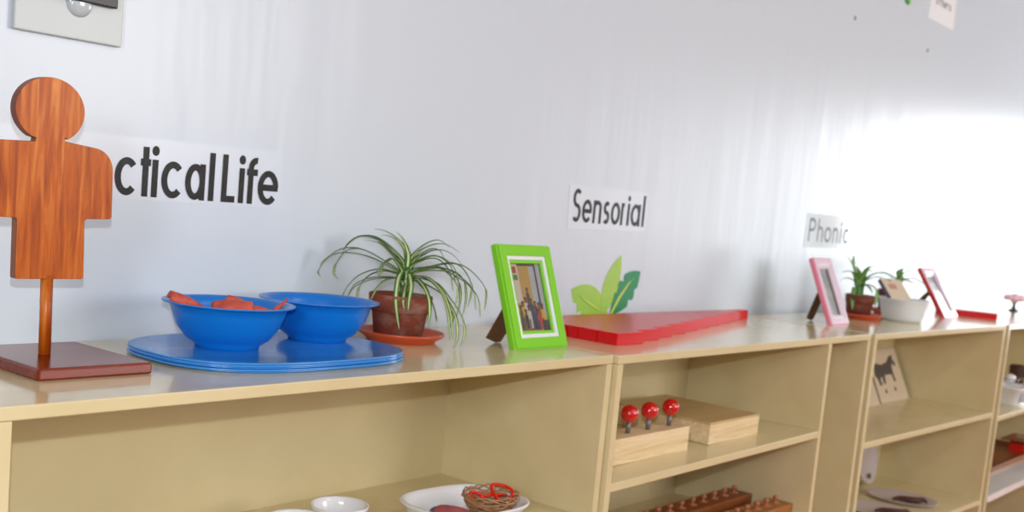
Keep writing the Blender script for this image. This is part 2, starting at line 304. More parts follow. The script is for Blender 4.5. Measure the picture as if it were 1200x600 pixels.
# ------------------------------------------------------------ lettering
def arc(cx, cz, rx, rz, a0, a1, n=22):
    return [(cx + rx * math.cos(math.radians(a0 + (a1 - a0) * i / n)), cz + rz * math.sin(math.radians(a0 + (a1 - a0) * i / n))) for i in range(n + 1)]
def glyph(ch, x0, x1, xh, cap, w):
    """strokes (centre lines) of one letter, in metres; baseline 0"""
    h = w / 2; cx = (x0 + x1) / 2; rx = (x1 - x0) / 2 - h; rz = xh / 2 - h; cz = xh / 2
    if ch == 'c': return [arc(cx + h * .45, cz, rx + h * .45, rz, 44, 316)]
    if ch == 'o': return [arc(cx, cz, rx, rz, 0, 360)]
    if ch == 'a': return [arc(cx, cz, rx, rz, 0, 360), [(x1 - h, 0), (x1 - h, xh)]]
    if ch == 'e': return [arc(cx, cz, rx, rz, 0, 318), [(x0 + h, cz), (x1 - h * .2, cz)]]
    if ch == 'i': return [[(cx, 0), (cx, xh)], 'dot:%f:%f' % (cx, xh + w * 1.25)]
    if ch == 'l': return [[(cx, 0), (cx, cap)]]
    if ch == 't': return [[(cx, 0), (cx, cap * .98)], [(x0, xh - h), (x1, xh - h)]]
    if ch == 'f': return [[(x0 + (x1-x0)*.36, 0), (x0 + (x1-x0)*.36, cap - w*1.7)] + arc(x0 + (x1-x0)*.36 + w*1.0, cap - w*1.7, w*1.0, w*1.2, 180, 80, 10), [(x0, xh - h), (x1 - .001, xh - h)]]
    if ch == 'L': return [[(x0 + h, cap), (x0 + h, 0)], [(x0 + h, h), (x1, h)]]
    if ch in 'nh': return [[(x0 + h, 0), (x0 + h, cap if ch == 'h' else xh)], arc(cx, xh - h - rx, rx, rx, 180, 0) + [(x1 - h, 0)]]
    if ch == 'r': return [[(x0 + h, 0), (x0 + h, xh)], arc(x0 + h + rx * 1.3, xh - h - rx * 1.3, rx * 1.3, rx * 1.3, 180, 70)]
    if ch == 'P': return [[(x0 + h, 0), (x0 + h, cap)], [(x0 + h, cap - h)] + arc(cx, cap - h - cap * .22, rx, cap * .22, 90, -90) + [(x0 + h, cap - h - cap * .44)]]
    if ch in 'sS':
        H = xh if ch == 's' else cap; r = H / 4 - h / 2
        return [arc(cx, H - h - r, rx, r, 40, 270, 18) + arc(cx, h + r, rx, r, 90, -140, 18)[1:]]
    return []
def letters(text, spans, base, xh, cap, w, name, parent, y):
    bm = bmesh.new(); lay = [y]
    def ribbon(p, closed=False):
        lay[0] -= .00004; y = lay[0]
        q = []
        n = len(p)
        for i in range(n):
            a = p[max(i-1, 0)]; b = p[min(i+1, n-1)]
            if closed and i in (0, n-1): a, b = p[n-2], p[1]
            dx, dz = b[0]-a[0], b[1]-a[1]; L = math.hypot(dx, dz) or 1
            ox, oz = -dz/L*w/2, dx/L*w/2
            q.append((bm.verts.new((p[i][0]+ox, y, p[i][1]+oz+base)), bm.verts.new((p[i][0]-ox, y, p[i][1]-oz+base))))
        for A, B in zip(q, q[1:]): bm.faces.new((A[0], B[0], B[1], A[1]))
    for ch, (x0, x1) in zip(text, spans):
        for s in glyph(ch, x0, x1, xh, cap, w):
            if isinstance(s, str):
                _, a, b = s.split(':'); a = float(a); b = float(b)
                bm.faces.new([bm.verts.new((a + w*.62*math.cos(q*PI/8), y, b + base + w*.72*math.sin(q*PI/8))) for q in range(16)])
            else: ribbon(s, closed=len(s) > 3 and abs(s[0][0]-s[-1][0]) < 1e-6 and abs(s[0][1]-s[-1][1]) < 1e-6)
    for f in bm.faces:
        f.normal_update()
        if f.normal.y > 0: f.normal_flip()
    return finish(name, bm, M['ink'], parent, recalc=False)
def sheet(name, label, cx, cz, corners):
    t = thing(name, label, 'sign', (cx, WY, cz))
    bm = bmesh.new(); prism(bm, [(x - cx, z - cz) for x, z in corners], -.0012, 0)
    return t
def sign(label, corners, text, spans, base, xh, cap, w):
    cx = sum(c[0] for c in corners) / 4; cz = sum(c[1] for c in corners) / 4
    t = thing('wall_sign', label, 'sign', (cx, WY, cz))
    bm = bmesh.new(); prism(bm, [(x - cx, z - cz) for x, z in corners], -.0010, 0)
    finish('laminated_sheet', bm, M['paper'], t)
    letters(text, [(a - cx, b - cx) for a, b in spans], base - cz, xh, cap, w, 'lettering', t, -.0013)
    return t
PLx = [(-.9347, -.9005), (-.8952, -.8789), (-.8721, -.8345)]
PLw = [-0.8177, -0.7811, -0.7736, -0.7555, -0.7549, -0.7401, -0.7355, -0.6977, -0.6913, -0.6529, -0.6471, -0.6337]
LFx = [-0.6201, -0.5925, -0.5873, -0.5723, -0.5696, -0.5463, -0.5454, -0.5012]
pair = lambda l: [(l[i], l[i + 1]) for i in range(0, len(l), 2)]
sign('laminated wall sign reading Practical Life, partly behind the wooden figure', [(-1.02, .217), (-.492, .219), (-.494, .315), (-1.02, .312)],
     'PracticalLife', PLx + [(-.8177 - .0, -.7811)] + pair(PLw[2:]) + pair(LFx), .2240, .0585, .0785, .0109)
Sx = [0.3699, 0.4038, 0.4089, 0.4489, 0.4541, 0.489, 0.4976, 0.5242, 0.5301, 0.5695, 0.5736, 0.5933, 0.599, 0.6143, 0.6182, 0.6611, 0.6671, 0.685]
sign('laminated wall sign reading Sensorial above the leaf sticker', [(.357, .216), (.692, .221), (.690, .318), (.352, .318)], 'Sensorial', pair(Sx), .2335, .055, .078, .0098)
Tx = [(1.662, 1.712), (1.728, 1.772), (1.784, 1.838), (1.850, 1.893), (1.907, 1.922), (1.938, 1.985)]
sign('small glare-washed laminated sign on the wall above the pink frame', [(1.640, .207), (2.000, .210), (2.005, .316), (1.640, .316)], 'Phonic', Tx, .226, .052, .076, .0098).children[0].data.materials[0] = M['glossy_sheet']

# notice at the top right: its upper part lies above the frame
t = thing('paper_notice', 'white paper notice on the wall at the top right corner', 'notice', (2.60, WY, 1.15))
bm = bmesh.new(); prism(bm, [(-.135, -.078), (.14, -.078), (.13, .13), (-.125, .13)], -.001, 0)
finish('paper', bm, M['whitem'], t)
o = letters('others', [(-.078 + .028 * i, -.056 + .028 * i) for i in range(6)], -.018, .022, .034, .0045, 'lettering', t, -.0013)
o2 = letters('ho', [(.02, .045), (.05, .075)], .04, .022, .034, .0045, 'lettering', t, -.0013)
for q in (o, o2): q.data.materials[0] = M['greyprint']

def decal(name, label, cat, loc, parts):
    t = thing(name, label, cat, loc)
    for nm, pts, y, m in parts:
        bm = bmesh.new(); prism(bm, pts, -y, -y + .0006); finish(nm, bm, m, t)
    return t
def blade(x0, z0, x1, z1, w0, w1, n=14, notch=None, tip=1.0):
    """leaf outline from stalk to tip, w0/w1 side widths"""
    dx, dz = x1 - x0, z1 - z0; L = math.hypot(dx, dz); ux, uz = dx / L, dz / L; px, pz = -uz, ux
    A, B = [], []
    for i in range(n + 1):
        s = i / n; k = math.sin(PI * s ** tip) ** .85 if 0 < s < 1 else 0
        ka = k * (1 - (.35 if notch and i in notch[0] else 0)); kb = k * (1 - (.35 if notch and i in notch[1] else 0))
        A.append((x0 + dx * s + px * w0 * ka, z0 + dz * s + pz * w0 * ka))
        if 0 < i < n: B.append((x0 + dx * s - px * w1 * kb, z0 + dz * s - pz * w1 * kb))
    return A + B[::-1]
vein = [(.012, .01), (.022, .01), (.05, .05), (.088, .082), (.140, .128), (.084, .092), (.044, .058)]
decal('leaf_sticker', 'three-leaf green wall sticker rising behind the red rods', 'wall sticker', (.548, WY, .010), [
    ('leaf', blade(.015, 0, -.150, .066, .052, .040, notch=((9, 11), ())), .0008, M['green_lt']),
    ('leaf', blade(-.012, 0, .048, .150, .034, .030, tip=.95), .0014, M['green_lt']),
    ('leaf', blade(.022, 0, .142, .110, .044, .036, notch=((5, 8), (7, 10)), tip=1.1), .0020, M['green_dk']),
    ('leaf_vein', [(.020, .002), (.030, .004), (.062, .044), (.100, .084), (.118, .094), (.092, .082), (.052, .046)], .0026, M['green_yl']),
    ('leaf_vein', [(-.118, .052), (-.06, .030), (.004, .004), (-.05, .020), (-.09, .036)], .0026, M['green_yl'])])
decal('round_sticker', 'small green sticker on the wall at the top edge, left of the paper notice', 'wall sticker', (2.246, WY, 1.118), [
    ('disc', [(.042 * math.cos(a * PI / 12), .042 * math.sin(a * PI / 12)) for a in range(24)], .001, M['green_dk']),
    ('edge', [(.012, -.036), (.042, -.018), (.042, .01), (.024, .006), (.02, -.018)], .0016, M['green_yl']),
    ('spot', [(-.006 + .01 * math.cos(a * PI / 6), -.004 + .012 * math.sin(a * PI / 6)) for a in range(12)], .0016, M['redframe'])])
for (x, z, lb) in ((1.82, .955, 'dark nail speck in the wall, the left one of two'), (2.50, .958, 'dark nail speck in the wall, below the paper notice')):
    bm = bmesh.new(); lathe(bm, [(0, .003), (.004, .0028), (.007, .001), (.007, 0)], 12)
    o = finish('nail', bm, M['metal']); o.rotation_euler = (PI / 2, 0, 0); o.location = (x, WY, z); tag(o, lb, 'nail', 'nails in the wall')

# ------------------------------------------------------------ wooden figure
t = thing('wooden_figure', 'orange varnished wooden cut-out torso on a rod and square base', 'wooden figure', (-1.0, -.165, 0))
bm = bmesh.new(); box(bm, -.080, .080, -.101, .088, 0, .0155)
o = finish('base', bm, M['base_wood'], t, bevel=.003)
bm = bmesh.new(); tube(bm, [(-.016, 0, .014), (-.018, 0, .12)], .0078, 16); finish('rod', bm, M['torso'], t, smooth=True)
def rnd(cx, cz, r, a0, a1, n=8, rz=None): return arc(cx, cz, r, rz or r, a0, a1, n)
xc = -1.0
head = arc(-1.0272 - xc, .3310, .0470, .0412, -58, 238, 44)
out = []
out += [(-.0295 + .0 , .0)] if 0 else []
pts = []
pts += head                                            # counter-clockwise from lower right over the top to lower left
pts += [(-.0450, .2945), (-.0460, .2900)]              # neck, left side
pts += [(-.080, .2885)] + rnd(-.100, .265, .022, 90, 180, 8)   # left shoulder
pts += [(-.122, .1955), (-.1195, .193), (-.0675, .1925), (-.0655, .1905), (-.0645, .1165), (-.0625, .1150)]
pts += [(.0275, .1150), (.0300, .1165), (.0275, .1925), (.0300, .1950), (.0640, .1962), (.0670, .1990)]
pts += rnd(.0360, .2600, .0290, 0, 85, 9)                      # right shoulder
pts += [(.010, .2920), (-.0060, .2935), (-.0065, .2980)]
bm = bmesh.new(); prism(bm, pts, -.007, .007, 0, 1); finish('torso', bm, [M['torso'], M['torso_edge']], t, bevel=.0008)

# ------------------------------------------------------------ stacked blue trays
def tray(label, x, y, z, rz):
    bm = bmesh.new()
    lathe(bm, [(0, .0012), (.82, .0012), (.845, .0020), (.93, .0022), (.965, .0030), (.995, .0026), (1, .0014), (.985, .0002), (.9, 0), (0, 0)], 72, sx=.217, sy=.150, p=2.7)
    for v in bm.verts: pass
    o = finish('oval_tray', bm, M['bluetray'], smooth=True)
    o.location = (x, y, z); o.rotation_euler = (0, 0, rz); return tag(o, label, 'tray', 'stacked blue trays')
names = ['blue plastic tray at the very bottom of the stack', 'blue plastic tray, second from the bottom of the stack', 'blue plastic tray, third from the bottom of the stack',
         'blue plastic tray, second from the top of the stack', 'blue plastic tray at the top of the stack, under both bowls']
for i, nm in enumerate(names):
    tray(nm, -.650 + (.006, -.003, .003, -.001, 0)[i], -.182 + (.001, -.003, .002, -.001, 0)[i], .0028 * i, (.02, -.015, .01, 0, 0)[i] - .02)

def big_bowl(label, x, y, z):
    bm = bmesh.new()
    lathe(bm, [(0, .0035), (.040, .0035), (.045, .0), (.0475, .0), (.0480, .005), (.062, .014), (.076, .032), (.0835, .052), (.0865, .062),
               (.094, .0655), (.0985, .0665), (.0985, .0680), (.092, .0680), (.0845, .0645), (.0815, .053), (.074, .034), (.060, .017), (.045, .0085), (0, .007)], 96)
    o = finish('blue_bowl', bm, M['bluepl'], smooth=True); o.location = (x, y, z)
    return tag(o, label, 'bowl', 'blue bowls on the tray stack')
TZ = .0028 * 4 + .0012
big_bowl('bright blue plastic bowl holding coral-red curls, left on the trays', -.7228, -.1637, TZ)
big_bowl('bright blue plastic bowl, right and rear on the trays, empty-looking', -.5219, -.1398, TZ)

# coral curls in the left bowl
def curl(label, loc, rot, L, r, turn, taper):
    bm = bmesh.new(); n, mseg = 14, 12; g = []
    for i in range(n + 1):
        s = i / n; rr = r * (1 - taper * s) * (0.75 + .25 * math.sin(PI * s)); row = []
        for k in range(mseg + 1):
            a = -turn / 2 + turn * k / mseg
            wob = 1 + .08 * math.sin(5 * s + 3 * a)
            row.append(bm.verts.new((L * (s - .5), rr * math.sin(a) * wob, rr * math.cos(a) * wob)))
        g.append(row)
    for i in range(n):
        for k in range(mseg): bm.faces.new((g[i][k], g[i+1][k], g[i+1][k+1], g[i][k+1]))
    o = finish('coral_curl', bm, M['coral'], smooth=True)
    md = o.modifiers.new('thick', 'SOLIDIFY'); md.thickness = .0022
    o.location = loc; o.rotation_euler = rot
    return tag(o, label, 'dried curl', 'coral curls in the left blue bowl')
bxx, byy = -.7228, -.1637
curl('coral-red curl leaning on the left rim of the blue bowl', (bxx - .050, byy + .030, .073), (.2, .33, -.25), .068, .013, 3.6, .5)
curl('coral-red rolled curl lying in the middle of the blue bowl', (bxx - .004, byy - .012, .068), (.5, .02, -.55), .060, .016, 4.6, -.3)
curl('coral-red curl just right of the middle roll in the bowl', (bxx + .022, byy + .004, .072), (-.3, .35, -.9), .046, .013, 3.4, .2)
curl('flat coral-red curl low in the right half of the bowl', (bxx + .040, byy - .030, .066), (.1, .1, -.6), .058, .012, 2.8, .4)
curl('pointed coral-red curl sticking up at the right rim of the bowl', (bxx + .070, byy - .032, .074), (.1, -.9, -.5), .040, .009, 3.2, .7)
curl('coral-red curl deep in the bowl under the others', (bxx, byy, .030), (.1, .1, .6), .070, .020, 3.2, .2)
curl('coral-red curl propping the left rim curl in the bowl', (bxx - .034, byy + .010, .048), (.1, .3, .3), .060, .016, 3.2, .2)
curl('coral-red curl propping the right rim curl in the bowl', (bxx + .042, byy - .012, .046), (.1, -.3, .3), .060, .016, 3.2, .2)

# ------------------------------------------------------------ spider plants
def leaves(bm, L, w, crown, sc=1.0):
    uvl = bm.loops.layers.uv.new('UVMap')
    for pts in L:
        root = (crown[0] * .6 + pts[0][0] * .1, crown[1] * .6 + pts[0][1] * .1, crown[2] - .045)
        P = catmull([root] + [tuple(c * sc for c in p) for p in pts], 5); N = len(P) - 1
        rows = []
        for i, p in enumerate(P):
            s = i / N; t = (P[min(i+1, N)] - P[max(i-1, 0)]).normalized()
            side = t.cross(Vector((0, 0, 1)))
            if side.length < .35: side = t.cross(Vector((.78, .62, 0)))
            side.normalize()
            if rows and side.dot(last) < 0: side = -side
            if rows: side = (side + last * 1.5).normalized()
            last = side
            nrm = side.cross(t).normalized()
            if nrm.z < 0: nrm = -nrm
            ww = w * (0.55 + .45 * min(1, s * 5)) * (1 - s ** 3.2) + .0002
            p.z = max(p.z, -.001) if len(P) > 3 else p.z
            rows.append([bm.verts.new(p - side * ww + nrm * ww * .35), bm.verts.new(p), bm.verts.new(p + side * ww + nrm * ww * .35)])
        for A, B in zip(rows, rows[1:]):
            for k in (0, 1):
                f = bm.faces.new((A[k], A[k+1], B[k+1], B[k])); f.smooth = True
                for lp, u in zip(f.loops, (k * .5, k * .5 + .5, k * .5 + .5, k * .5)): lp[uvl].uv = (u, 0)
def plant(label, x, y, L, w, R, Rb, H, zs, lm, potmat, crown):
    t = thing('spider_plant', label, 'potted plant', (x, y, zs))
    bm = bmesh.new()
    rim = H * .62
    lathe(bm, [(0, .0), (Rb, 0), (Rb + (R - Rb) * .5, rim - .004), (R - .0035, rim), (R - .001, rim + .001), (R + .0015, H - .002), (R, H), (R - .005, H), (R - .006, H - .012), (R - .010, H - .014), (0, H - .014)], 48)
    finish('flower_pot', bm, potmat, t, smooth=False)
    bm = bmesh.new(); lathe(bm, [(0, H - .006), (R * .5, H - .008), (R - .0065, H - .011), (R - .0065, H - .0135), (0, H - .0135)], 32)
    finish('soil', bm, M['soil'], t, smooth=True)
    bm = bmesh.new(); leaves(bm, [[(p[0], p[1], p[2] - zs) for p in q] for q in L], w, (crown[0], crown[1], crown[2] - zs))
    o = finish('foliage', bm, lm, t, smooth=True, recalc=False)
    md = o.modifiers.new('thick', 'SOLIDIFY'); md.thickness = .0004
    return t
def saucer(label, x, y, R, Rb, H):
    bm = bmesh.new()
    lathe(bm, [(0, 0), (Rb - .002, 0), (Rb, .001), (Rb + .002, .004), (R - .004, H * .62), (R - .0005, H * .8), (R, H * .94), (R - .001, H), (R - .004, H), (R - .008, H * .7), (Rb, .0045), (0, .0042)], 64)
    o = finish('plant_saucer', bm, M['terra'], smooth=True); o.location = (x, y, 0)
    return tag(o, label, 'saucer')
saucer('terracotta saucer under the large spider plant, beside the blue trays', -.303, -.121, .0800, .0625, .018)
plant('large spider plant with striped leaves in a weathered terracotta pot', -.310, -.120, LEAVES, .0050, .0565, .0435, .080, .0044, M['leaf'], M['pot'], (.004, 0, .118))
saucer('terracotta saucer under the small spider plant, behind the pink frame', 1.7136, -.1775, .0640, .0520, .017)
plant('small spider plant in a terracotta pot, just right of the pink frame', 1.6950, -.172, LEAVES2, .0092, .0440, .0370, .072, .0044, M['leaf_far'], M['pot_dark'], (-.004, 0, .100))
saucer('terracotta saucer under the rear spider plant, mostly hidden by the white bowl', 2.10, -.118, .0640, .0520, .016)
plant('small spider plant in the rear, behind the white bowl and card', 2.10, -.118, LEAVES3, .0120, .0440, .0370, .080, .0044, M['leaf_far'], M['pot_dark'], (.0, 0, .100))

# ------------------------------------------------------------ picture frames
def photo_group(t, x0, x1, z0, z1, y):
    """a snapshot of a crowd in front of a yellow wall, built from flat patches"""
    cols = [(206, 164, 74), (190, 196, 204), (52, 44, 44), (88, 70, 62), (196, 62, 56), (40, 60, 120), (226, 214, 196), (226, 190, 40), (96, 130, 84), (120, 84, 64)]
    ms = [mat('snapshot_ink_%d' % i, c, .25, coat=.2) for i, c in enumerate(cols)]
    bm = bmesh.new(); W = x1 - x0; Hh = z1 - z0
    def q(a, b, c, d, mi, k): box(bm, x0 + a * W, x0 + b * W, y - k * .00005 - .0003, y, z0 + c * Hh, z0 + d * Hh, mi)
    q(0, 1, 0, 1, 0, 0); q(0, .26, .42, 1, 6, 1); q(0, .2, .86, .96, 4, 2); q(.02, .22, .76, .84, 8, 2); q(.62, .80, .40, .97, 1, 1); q(.80, .86, .3, 1, 2, 2); q(.86, 1, .2, 1, 1, 1)
    q(.25, .80, .97, 1, 2, 3)
    rn = random.Random(3)
    for j, (xx, h) in enumerate([(.45, .66), (.34, .52), (.52, .50), (.63, .46), (.22, .46), (.75, .44), (.13, .40), (.86, .42), (.40, .40), (.58, .38), (.70, .34), (.28, .34)]):
        c = [3, 6, 5, 2, 7, 4, 9, 7, 6, 5, 4, 2][j]; w = .055
        q(xx - w, xx + w, .02 + .01 * (j % 3), h - .10, c, 4 + j)
        q(xx - w * .9, xx - w * .1, .02, h * .45, (2, 5, 3)[j % 3], 5 + j)
        for a in range(1): q(xx - .035, xx + .035, h - .10, h - .03, 9, 6 + j); q(xx - .038, xx + .038, h - .045, h - .015, 2, 7 + j)
    q(.80, 1, 0, .16, 2, 18)
    finish('photograph', bm, ms, t)
def frame(label, x, y, W, Ls, tilt, m_side, m_face, m_in, bw, strip, photo, strutx, rz=0.0, T_=.018):
    t = thing('photo_frame', label, 'picture frame', (x, y, 0.0), rz)
    t2 = t                                               # parts are modelled leaning back
    rot = Matrix.Rotation(-tilt, 4, 'X')
    def fin(name, bm, m, bevel=0):
        bmesh.ops.transform(bm, matrix=rot, verts=bm.verts); return finish(name, bm, m, t, bevel=bevel)
    lift = T_ * math.sin(tilt) * 0
    def ring(bm, a, b, y0, y1, z_off=0):                 # picture-frame ring between insets a (outer) and b (inner)
        X0, X1, Z0, Z1 = a, W - a, a, Ls - a; x0, x1, z0, z1 = b, W - b, b, Ls - b
        o = [(X0, Z0), (X1, Z0), (X1, Z1), (X0, Z1)]; i_ = [(x0, z0), (x1, z0), (x1, z1), (x0, z1)]
        OF = [bm.verts.new((p[0], y0, p[1])) for p in o]; IF = [bm.verts.new((p[0], z_off + y0, p[1])) for p in i_]
        OB = [bm.verts.new((p[0], y1, p[1])) for p in o]; IB = [bm.verts.new((p[0], y1, p[1])) for p in i_]
        for k in range(4):
            j = (k + 1) % 4
            bm.faces.new((OF[k], OF[j], IF[j], IF[k])); bm.faces.new((OF[k], OB[k], OB[j], OF[j]))
            bm.faces.new((IF[k], IF[j], IB[j], IB[k])); bm.faces.new((OB[k], IB[k], IB[j], OB[j]))
    bm = bmesh.new(); ring(bm, 0, bw, .004, T_); 
    fin('frame_rim', bm, m_side, .0025)
    bm = bmesh.new(); ring(bm, .0035, bw + .0002, 0.0005, .0062); fin('frame_face', bm, m_face, .0012)
    bm = bmesh.new(); ring(bm, bw, bw + strip, 0.0035, T_ - .004); fin('inner_strip', bm, M['white'], .0008)
    k = bw + strip
    bm = bmesh.new(); ring(bm, k, k + .006, 0.006, T_ - .004); fin('inner_lip', bm, m_in, .0008)
    k += .006
    if photo == 'crowd':
        ph = thing('tmp', None, None, (0, 0, 0)); photo_group(ph, k, W - k, k, Ls - k, .0125)
        for c in list(ph.children):
            c.parent = t; c.data.transform(rot)
        bpy.data.objects.remove(ph)
    else:
        bm = bmesh.new(); box(bm, k, W - k, .012, .0125, k, Ls - k); 
        fin('photograph', bm, mat('pale_snapshot', photo, .3, mottle=((150, 168, 170), (30, 30, 20), .4, .7)))  # pale mottled colour over the whole picture area
        bm = bmesh.new(); box(bm, W - k - .010, W - k, .0112, .0118, k, Ls - k); fin('photograph_border', bm, M['brown'])
    bm = bmesh.new(); box(bm, k - .001, W - k + .001, .0088, .0098, k - .001, Ls - k + .001)
    g = mat('frame_glass', (255, 255, 255), .04, trans=1.0); fin('glass', bm, g)
    bm = bmesh.new(); box(bm, .008, W - .008, T_ - .0035, T_ + .0005, .008, Ls - .008); fin('backing', bm, M['brownboard'])
    # strut board of the easel back
    hz = Ls * .60; py = hz * math.sin(tilt) + (T_ + .0015) * math.cos(tilt); pz = hz * math.cos(tilt) - (T_ + .0015) * math.sin(tilt)
    fx, fy = strutx
    A = Vector((W * .5, py, pz)); B = Vector((fx, fy, .0015)); d = (B - A).normalized(); s = Vector((1, 0, 0)) - d * d.x; s.normalize(); nn = d.cross(s)
    bm = bmesh.new(); L = (B - A).length
    prof = [(-.014, 0), (.014, 0), (.026, L * .35), (.024, L - .012), (.016, L), (-.022, L), (-.026, L * .35)]
    F = [bm.verts.new(A + s * a + d * b + nn * .0012) for a, b in prof]; G = [bm.verts.new(A + s * a + d * b - nn * .0012) for a, b in prof]
    for v in F + G: v.co.z = max(v.co.z, .0004)
    bm.faces.new(F); bm.faces.new(G[::-1])
    for k in range(len(F)): bm.faces.new((F[k], G[k], G[(k+1) % len(F)], F[(k+1) % len(F)]))
    finish('easel_strut', bm, M['brownboard'], t)
    return t
frame('lime green photo frame with a white inner strip and crowd photo', -.166, -.284, .164, .203, math.radians(20), M['lime'], M['lime'], M['lime'], .0225, .0078, 'crowd', (.028, .085))
frame('pink photo frame standing beside the small spider plant', 1.344, -.2420, .126, .205, math.radians(24), M['pink'], M['pinkface'], M['pinkface'], .018, .007, (186, 200, 204), (.030, .088))
frame('dark red photo frame leaning at the right, beyond the white bowl', 2.276, -.2560, .142, .201, math.radians(33), M['redframe'], M['pinkface'], M['pinkface'], .018, .007, (196, 200, 224), (-.03, .125))

# ------------------------------------------------------------ ten red rods
orders = ['shortest', 'second shortest', 'third shortest', 'fourth shortest', 'fifth shortest', 'fifth longest', 'fourth longest', 'third longest', 'second longest', 'longest']
for k in range(10):
    bm = bmesh.new(); jx = (.0, .0012, -.0008, .001, 0, -.001, .0008, 0, .001, 0)[k]
    box(bm, 0, .1 * (k + 1), .0003, .0247, 0, .025)
    o = finish('red_rod', bm, M['red'], bevel=.0008); o.location = (.1300 + jx, -.3055 + .025 * k, .0)
    where = ', at the front of the row' if k == 0 else (', at the back by the wall' if k == 9 else ' in the stepped row on the shelf top')
    tag(o, orders[k] + ' of the ten red wooden rods' + where, 'rod', 'red rods in a stepped row')

# ------------------------------------------------------------ white bowl with a card, right part of the top
bm = bmesh.new()
lathe(bm, [(0, 0), (.052, 0), (.057, .002), (.064, .012), (.072, .040), (.078, .066), (.081, .070), (.081, .072), (.077, .072), (.069, .040), (.060, .012), (.054, .004), (0, .003)], 56)
o = finish('white_bowl', bm, M['sheer'], smooth=True); o.location = (1.872, -.248, 0)
tag(o, 'translucent white plastic bowl near the shelf edge holding a card', 'bowl')
t = thing('leaning_card', 'pale printed packet leaning back in the translucent white bowl', 'card', (1.832, -.262, .016), math.radians(-18))
t.rotation_euler = (math.radians(-43), 0, math.radians(-18))
bx('packet', M['cardboard'], t, 0, .100, 0, .012, 0, .152, bevel=.001)
bx('dark_edge', mat('grey_violet_side', (96, 84, 104), .4), t, -.001, .0, -.0005, .0125, 0, .152, bevel=0)  # left side of the packet, darker than its cover
bx('printed_patch', M['pinkprint'], t, .022, .058, -.0008, 0, .112, .132, bevel=0)
bx('printed_patch', M['greyprint'], t, .000, .030, -.0008, 0, .010, .060, bevel=0)

# ------------------------------------------------------------ things on the far right top
t = thing('red_box', 'flat red box with white painted glare on top at the right end of the shelf tops', 'box', (2.475, -.150, 0), math.radians(0))
bm = bmesh.new()
P = [(0, 0), (.085, -.196), (.235, -.196), (.150, 0)]
A = [bm.verts.new((x, y, 0)) for x, y in P]; B = [bm.verts.new((x, y, .022)) for x, y in P]
bm.faces.new(A[::-1]); bm.faces.new(B)
for k in range(4): bm.faces.new((A[k], A[(k+1) % 4], B[(k+1) % 4], B[k]))
finish('box_body', bm, M['red'], t, bevel=.001)
bm = bmesh.new(); A = [bm.verts.new((x, y, .022)) for x, y in P]; B = [bm.verts.new((x, y, .0255)) for x, y in P]
bm.faces.new(A[::-1]); bm.faces.new(B)
for k in range(4): bm.faces.new((A[k], A[(k+1) % 4], B[(k+1) % 4], B[k]))
finish('lid', bm, M['white'], t)  # white slab imitates window glare on the red top
t = thing('pink_flower', 'blurred pink flower on a dark stand at the right edge', 'flower', (3.30, -.20, 0))
bm = bmesh.new(); lathe(bm, [(0, 0), (.020, 0), (.022, .004), (.008, .010), (.006, .030), (.012, .036), (0, .038)], 20); finish('stand', bm, M['black'], t, smooth=True)
bm = bmesh.new()
for k in range(9):
    a = k * 2 * PI / 9; r = .030
    for q in range(1):
        c = Vector((r * math.cos(a), r * math.sin(a), .056)); s = bmesh.ops.create_icosphere(bm, subdivisions=2, radius=.019)
        for v in s['verts']: v.co = Vector((v.co.x, v.co.y, v.co.z * .7)) + c
s = bmesh.ops.create_icosphere(bm, subdivisions=2, radius=.022)
for v in s['verts']: v.co += Vector((0, 0, .054))
finish('petals', bm, M['blossom'], t, smooth=True)

# ------------------------------------------------------------ inside the first unit
SZ = -.3135
def small_bowl(label, x, y, R):
    bm = bmesh.new()
    lathe(bm, [(0, 0), (R * .5, 0), (R * .54, .002), (R * .55, .006), (R * .80, .022), (R * .95, .042), (R, .0505), (R - .0008, .0518), (R - .0035, .051), (R * .89, .042), (R * .74, .024), (R * .48, .010), (0, .008)], 56)
    o = finish('white_bowl', bm, M['white'], smooth=True); o.location = (x, y, SZ); return tag(o, label, 'bowl', 'white bowls inside the first shelf unit')
small_bowl('white china bowl on the lower shelf, the fully visible right one', -.4857, -.1873, .0495)
small_bowl('white china bowl on the lower shelf, only its rim showing at the left', -.598, -.209, .0495)
t = thing('white_dish', 'white rounded rectangular china dish inside the first unit', 'dish', (-.275, -.285, SZ), math.radians(-4))
bm = bmesh.new()
lathe(bm, [(0, 0), (.76, 0), (.80, .004), (.86, .016), (.84, .018), (.92, .040), (1.0, .048), (1.0, .051), (.96, .0515), (.90, .044), (.80, .012), (.74, .007), (0, .006)], 72, sx=.116, sy=.090, p=3.0)
finish('dish_body', bm, M['white'], t, smooth=True)
t = thing('round_pad', 'rose pink round pad with a dull blue edge inside the white dish', 'pad', (-.318, -.312, SZ + .024), .2)
t.rotation_euler = (math.radians(12), math.radians(6), .2)
bm = bmesh.new(); lathe(bm, [(0, .020), (.028, .018), (.046, .012), (.051, .004), (.048, .002), (0, .001)], 40); finish('cover', bm, M['rose'], t, smooth=True)
bm = bmesh.new(); lathe(bm, [(0, 0), (.052, 0), (.0555, .003), (.053, .0065), (.0495, .0035), (0, .0012)], 40); finish('edging', bm, M['navy'], t, smooth=True)
